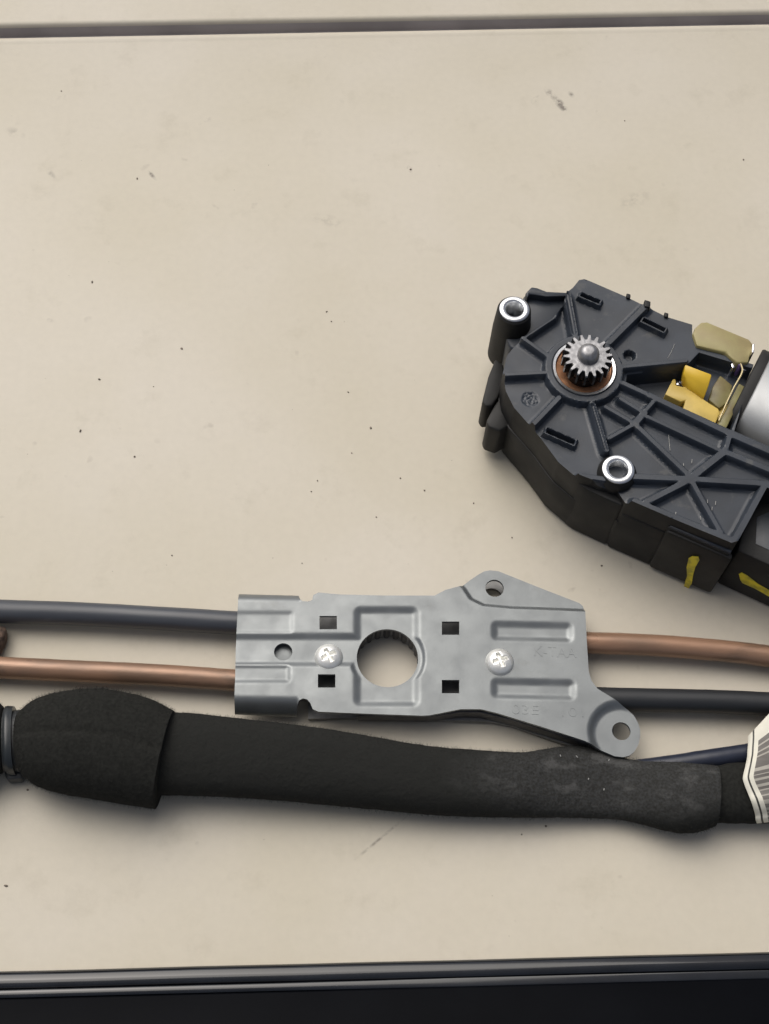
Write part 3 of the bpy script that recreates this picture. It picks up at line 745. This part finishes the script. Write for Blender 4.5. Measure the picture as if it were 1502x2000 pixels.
# ================================================================== FOAM-WRAPPED HARNESS
hs = thing('wiring_harness', 'wiring harness wrapped in black foam sleeve with white printed label', 'harness', P(750, 1520))
def body(name, pairs, hts, m, parent, zoff=.2, **kw):
    path = []; ab = []; sd_ = []
    for (t, b_), h in zip(pairs, hts):
        A = P(*t, h * .5 + zoff); B = P(*b_, h * .5 + zoff); path.append((A + B) / 2); ab.append((np.hypot(*(A - B)[:2]) / 2, h / 2)); sd_.append((B - A) / np.linalg.norm(B - A))
    return sweep(name, path, ab, m, parent, sides=sd_, **kw)
sl_pairs = [((290, 1396), (285, 1548)), ((345, 1394), (330, 1551)), ((440, 1402), (430, 1556)), ((560, 1415), (550, 1563)), ((700, 1436), (690, 1575)), ((850, 1460), (840, 1590)),
            ((1000, 1470), (990, 1596)), ((1060, 1464), (1060, 1597)), ((1130, 1458), (1130, 1598)), ((1200, 1478), (1200, 1600)), ((1250, 1486), (1250, 1608)), ((1310, 1489), (1305, 1623)), ((1360, 1494), (1355, 1626)), ((1397, 1498), (1397, 1614))]
sl_h = [15, 15, 15, 14.5, 13.5, 12.5, 11.5, 10, 8.5, 8, 10, 12, 12.5, 12.5]
def sleeve_rad(t, a):
    return -.5 * math.exp(-((a - 4.9) / .12) ** 2) + .35 * noise.noise(Vector((t * 9, math.cos(a) * 1.2, math.sin(a) * 1.2)))
body('foam_sleeve', sl_pairs, sl_h, 'foam_dusty', hs, seg=96, nexp=2.25, disp=.12, dscale=.5, sub=22, radial=sleeve_rad, ang=70)
bl_pairs = [((33, 1420), (33, 1488)), ((37, 1398), (36, 1502)), ((52, 1383), (50, 1516)), ((80, 1366), (72, 1530)), ((130, 1353), (116, 1544)), ((190, 1348), (168, 1553)), ((250, 1356), (216, 1561)), ((300, 1370), (258, 1568)), ((342, 1392), (301, 1574))]
bl_h = [10, 13, 15.5, 17.5, 19, 19.5, 19.5, 19, 18.5]
def bulb_rad(t, a):
    d = math.cos(a)                          # > 0 towards the near (lower) side
    return (.5 if d > .02 else 0) * min(1, t * 3) - .5 * math.exp(-((a - 1.55) / .05) ** 2) * min(1, t * 3)
body('foam_wrap', bl_pairs, bl_h, 'foam', hs, seg=120, nexp=2.2, disp=.12, dscale=.5, sub=18, radial=bulb_rad, ang=70)
body('foam_wrap', [((-200, 1350), (-190, 1548)), ((-120, 1352), (-116, 1546)), ((-50, 1360), (-50, 1530)), ((-15, 1368), (-15, 1518)), ((4, 1378), (2, 1508)), ((11, 1390), (10, 1498)), ((12, 1410), (11, 1480))], [19, 19, 17, 15.5, 14, 12.5, 9], 'foam', hs, seg=90, disp=.25, dscale=.5, sub=10, ang=70)
body('taped_core', [((-20, 1386), (-20, 1506)), ((10, 1386), (10, 1506)), ((22, 1388), (22, 1507)), ((45, 1388), (45, 1508))], [12, 12, 11.5, 11.5], 'tape', hs, seg=48, nexp=2.2, disp=.15, dscale=.3)
ti = body('cable_tie', [((14, 1382), (14, 1512)), ((20, 1381), (20, 1513)), ((30, 1382), (30, 1513))], [12.6, 12.9, 12.6], 'tape_shiny', hs, seg=48, nexp=2.3)
prism('tie_head', [(8, 1500), (42, 1500), (46, 1510), (40, 1521), (14, 1523), (9, 1514)], .6, 5.0, 'tape', ti, .5)
# bundle going on under the label, loose cable beside it
body('bundle', [((1370, 1500), (1370, 1606)), ((1400, 1496), (1400, 1607)), ((1440, 1490), (1440, 1608)), ((1490, 1496), (1490, 1607)), ((1600, 1490), (1600, 1602)), ((1760, 1470), (1760, 1590))], [11, 11, 11, 11, 11, 11], 'foam', hs, seg=56, nexp=2.2, disp=.25, dscale=.25)
sweep('cable', [P(1240, 1500, 5), P(1320, 1492, 6), P(1390, 1482, 6.5), P(1455, 1472, 6.5), P(1600, 1450, 6), P(1760, 1425, 5)], [(2.2, 2.2), (2.5, 2.5), (2.6, 2.6), (2.6, 2.6), (2.6, 2.6), (2.6, 2.6)], 'cable', hs, seg=28, disp=.1)
# loose fibres standing off the foam
def fuzz(objs, count, m):
    rg = np.random.default_rng(5); v = []; f = []
    for o_ in objs:
        me = o_.data; o0 = world_origin(hs)
        cen = np.array([p.center[:] for p in me.polygons]) / U + o0; nor = np.array([p.normal[:] for p in me.polygons]); ar = np.array([p.area for p in me.polygons])
        ar[-2:] = 0; ar[cen[:, 2] < 2] = 0; ar /= ar.sum()
        k = rg.choice(len(cen), int(count * len(cen) / sum(len(x.data.polygons) for x in objs)), p=ar)
        for i in k:
            d = nor[i] + rg.normal(0, .55, 3); d /= np.linalg.norm(d); p = cen[i] + rg.normal(0, .25, 3) * (1, 1, .3) - nor[i] * .1
            sd__ = np.cross(d, rg.normal(0, 1, 3)); sd__ /= np.linalg.norm(sd__); L_ = rg.uniform(.25, .95); b0 = len(v)
            v += [p - sd__ * .035, p + sd__ * .035, p + d * L_ + rg.normal(0, .08, 3)]; f.append([b0, b0 + 1, b0 + 2])
    o_ = build('foam_fuzz', v, f, m, hs); o_['kind'] = 'stuff'
fuzz([c for c in hs.children if c.name.startswith('foam_')], 46000, 'fuzz')
# printed label wrapped over bundle and cable
rows = [(1461, 1438, 9.2), (1461, 1450, 9.8), (1460, 1465, 10.2), (1459, 1480, 10.8), (1456, 1495, 12.0), (1452, 1512, 12.4), (1451, 1522, 12.5), (1455, 1535, 12.3), (1461, 1550, 12), (1467, 1565, 11.2), (1472, 1580, 10), (1475, 1592, 8.2), (1476, 1601, 6), (1477, 1606, 3)]
rows = [(u, v_, z + (1.2 if i > 8 else .4)) for i, (u, v_, z) in enumerate(rows)]
rows[-2] = (1476, 1601, 8.4); rows[-1] = (1478, 1608, 6.6)
RA = np.array(rows, float); fine = []
for i in range(len(RA) - 1):
    for k in range(6):
        t = k / 6; p0, p1, p2, p3 = RA[max(i - 1, 0)], RA[i], RA[i + 1], RA[min(i + 2, len(RA) - 1)]
        fine.append(.5 * ((2 * p1) + (p2 - p0) * t + (2 * p0 - 5 * p1 + 4 * p2 - p3) * t * t + (3 * p1 - p0 - 3 * p2 + p3) * t ** 3))
fine.append(RA[-1]); nfine = len(fine)
colsx = [0, 9, 12.5, 21] + [21 + 6 * i for i in range(1, 34)]
v = []; f = []; ms = []
for i, (u, v_, z) in enumerate(fine):
    q = i / 6.0
    for s in colsx:
        rise = -.85 * min(s, 60) * max(0, 1 - q / 5.0)          # the free corner flares up to the far side
        tiltv = -.22 * s * (1 if q < 9 else .6)
        v.append(P(u + s + .12 * s * min(1, max(0, (q - 7) / 2)), v_ + rise + tiltv, z + .12 * math.sin(s * .08)))
nc = len(colsx); rnd_ = random.Random(4); bars = []
while len(bars) < nfine:                                          # printed bars of uneven width
    k_ = len(bars) / nfine
    bars += [2] * rnd_.choice((2, 3, 4, 6) if k_ < .5 else (2, 3)) + [0] * rnd_.choice((1, 1, 2) if k_ < .5 else (1, 2, 3))
for i in range(nfine - 1):
    for j in range(nc - 1):
        f.append([i * nc + j, i * nc + j + 1, (i + 1) * nc + j + 1, (i + 1) * nc + j])
        ms.append(1 if j == 1 else (0 if (j < 3 or i < 11) else (bars[i] or 3)))
lab = build('label', v, f, ['white', 'ink', 'ink_grey', 'paper_grey'], hs, mats=ms)
md = lab.modifiers.new('thickness', 'SOLIDIFY'); md.thickness = .00018; md.offset = 0

# ================================================================== OTHER THINGS
# brown felt end peeking in beside the copper tube
nf = sweep('felt_pad', [P(-70, 1250, 3.2), P(-30, 1251, 3.2), P(-6, 1252, 3.2), P(4, 1253, 3.2), P(9, 1254, 3.2)], [(4.2, 3.1), (4.2, 3.1), (4.1, 3.1), (3.6, 2.8), (2.2, 1.8)], 'rust', None, seg=40, nexp=2.6, disp=.35, dscale=.6, loc=P(-30, 1251))
nf['label'] = 'dark brown rough felt stub between the grey tube and the copper tube'; nf['category'] = 'felt pad'
# glossy black panel along the near side
pa, pb = P(0, 1899), P(1502, 1861)
pd = (pb - pa)[:2]; pd /= np.hypot(*pd); pn = np.array([pd[1], -pd[0]])       # towards the near side
gp = thing('glass_panel', 'glossy black panel edge with rounded trim lying along the beige table', 'panel', (*(pa[:2] + pd * 110 + pn * 20), 0))
def strip(name, prof, m, s0=-260, s1=480, n=60, mod=None):
    v = []; f = []; k = len(prof)
    for i in range(n + 1):
        s = s0 + (s1 - s0) * i / n
        for d, z in prof:
            if mod: d, z = mod(s, d, z)
            q = pa[:2] + pd * s + pn * d; v.append((q[0], q[1], z))
    for i in range(n):
        for j in range(k):
            j2 = (j + 1) % k; f.append([i * k + j, i * k + j2, (i + 1) * k + j2, (i + 1) * k + j])
    f.append(list(range(k))[::-1]); f.append([n * k + j for j in range(k)])
    return build(name, v, f, m, gp, ang=50)
lip = [(.05, 2.0), (.3, 2.9), (.9, 3.6), (1.4, 3.82), (2.4, 4.2), (2.6, 4.23), (3.9, 4.23), (4.3, 4.0), (4.6, 3.5)]
strip('edge_trim', [(0.2, .05)] + lip + [(4.7, .05)], 'trim', mod=lambda s, d, z: (d + .12 * noise.noise(Vector((s * .03, 0, 0))), z))
def bead(s, d, z):
    k_ = 1 - float(sstep(75, 105, np.array([s]))[0]); return d, (z if z < 4 else 4.0 + (z - 4) * (.15 + .85 * k_))
strip('inner_bead', [(4.75, .05), (4.75, 4.1)] + [(5.75 - .95 * math.cos(a), 4.2 + .35 * math.sin(a)) for a in np.linspace(0, math.pi, 11)] + [(6.75, 4.1), (6.75, .05)], 'trim', mod=bead)
strip('panel', [(6.8, .05), (6.8, 3.9), (7.3, 4.3), (30, 4.5), (150, 4.5), (150, .05)], 'gloss')
# crumbs of grit on the table: too small and scattered to count
gv = []; gf = []
specks = [(268, 349, 7, 3), (180, 551, 6, 3.5), (355, 681, 6, 4.5), (194, 741, 5, 4), (157, 842, 7, 4), (263, 892, 4.5, 4), (724, 836, 6, 4), (829, 958, 4, 3.5), (925, 983, 3.5, 3), (1000, 1050, 3.5, 3),
          (1175, 1105, 4.5, 4), (802, 331, 4, 5), (638, 609, 4, 3), (647, 628, 3, 3), (680, 766, 3.5, 3), (782, 934, 3.5, 3), (1452, 312, 4.5, 4), (1220, 236, 3, 3), (620, 939, 3, 3), (608, 960, 3, 3), (336, 1085, 3.5, 3),
          (735, 1010, 3, 3), (54, 1543, 4, 4), (1066, 1614, 4, 4), (1019, 1630, 3, 3), (12, 1730, 4, 7), (687, 885, 3, 3), (300, 755, 2.5, 2.5), (120, 178, 3, 4), (940, 1180, 3, 3), (590, 1100, 2.5, 2.5), (1255, 1610, 3, 4)]
for _ in range(36):
    specks.append((random.uniform(-80, 1580), random.uniform(110, 1840), random.uniform(.8, 1.5), random.uniform(.8, 1.5)))
for (u, v_, a_, b_) in specks:
    c = P(u, v_); n = 7; b0 = len(gv); an = random.uniform(0, 3.1)
    sc = .135 * .64
    for z, k_ in ((.02, 1.0), (.22, .8), (.34, .35)):
        for q in range(n):
            t = 2 * math.pi * q / n; r_ = k_ * random.uniform(.7, 1.1); x, y = a_ * sc * r_ * math.cos(t), b_ * sc * r_ * math.sin(t)
            gv.append((c[0] + x * math.cos(an) - y * math.sin(an), c[1] + x * math.sin(an) + y * math.cos(an), z * min(1, a_ / 4)))
    for q in range(2): gf += [[b0 + q * n + i, b0 + q * n + (i + 1) % n, b0 + (q + 1) * n + (i + 1) % n, b0 + (q + 1) * n + i] for i in range(n)]
    gf.append([b0 + 2 * n + i for i in range(n)])
lv = []; lf = []
def fibre(pts, z, wd):
    for (a_, b_) in zip(pts[:-1], pts[1:]):
        A, B = P(*a_, z), P(*b_, z); e = (B - A) / np.linalg.norm(B - A); n_ = np.array([-e[1], e[0], 0]) * wd; b0 = len(lv)
        for q_ in (A, B): lv.extend([q_ - n_, q_ + n_, q_ + np.array([0, 0, wd * 1.6])])
        lf.extend([[b0, b0 + 3, b0 + 5, b0 + 2], [b0 + 2, b0 + 5, b0 + 4, b0 + 1], [b0 + 1, b0 + 4, b0 + 3, b0]])
fibre([(1306, 848), (1307, 862), (1309, 880)], F + .35, .09); fibre([(1318, 672), (1311, 688), (1304, 700)], F + .15, .07)
for (u, v_) in ((1382, 976), (1398, 979), (1391, 990), (1377, 992), (1320, 1000), (1368, 1008), (1335, 905), (1352, 897)):
    fibre([(u, v_), (u + random.uniform(-1, 1), v_ + random.uniform(4, 8))], F + .35, .10)
for (u, v_) in ((1094, 1474), (1190, 1483), (1125, 1476), (1060, 1500), (1180, 1540), (1150, 1520), (1260, 1525)):
    fibre([(u, v_), (u + random.uniform(-4, 4), v_ + random.uniform(1, 4))], 9.5, .12)
ln = build('lint', lv, lf, 'lint', None); ln['kind'] = 'stuff'; ln['label'] = 'pale bits of lint lying on the motor and the foam'; ln['category'] = 'lint'
g = build('grit', gv, gf, 'grit', None); g['kind'] = 'stuff'; g['label'] = 'scattered dark specks of grit on the beige table'; g['category'] = 'grit'
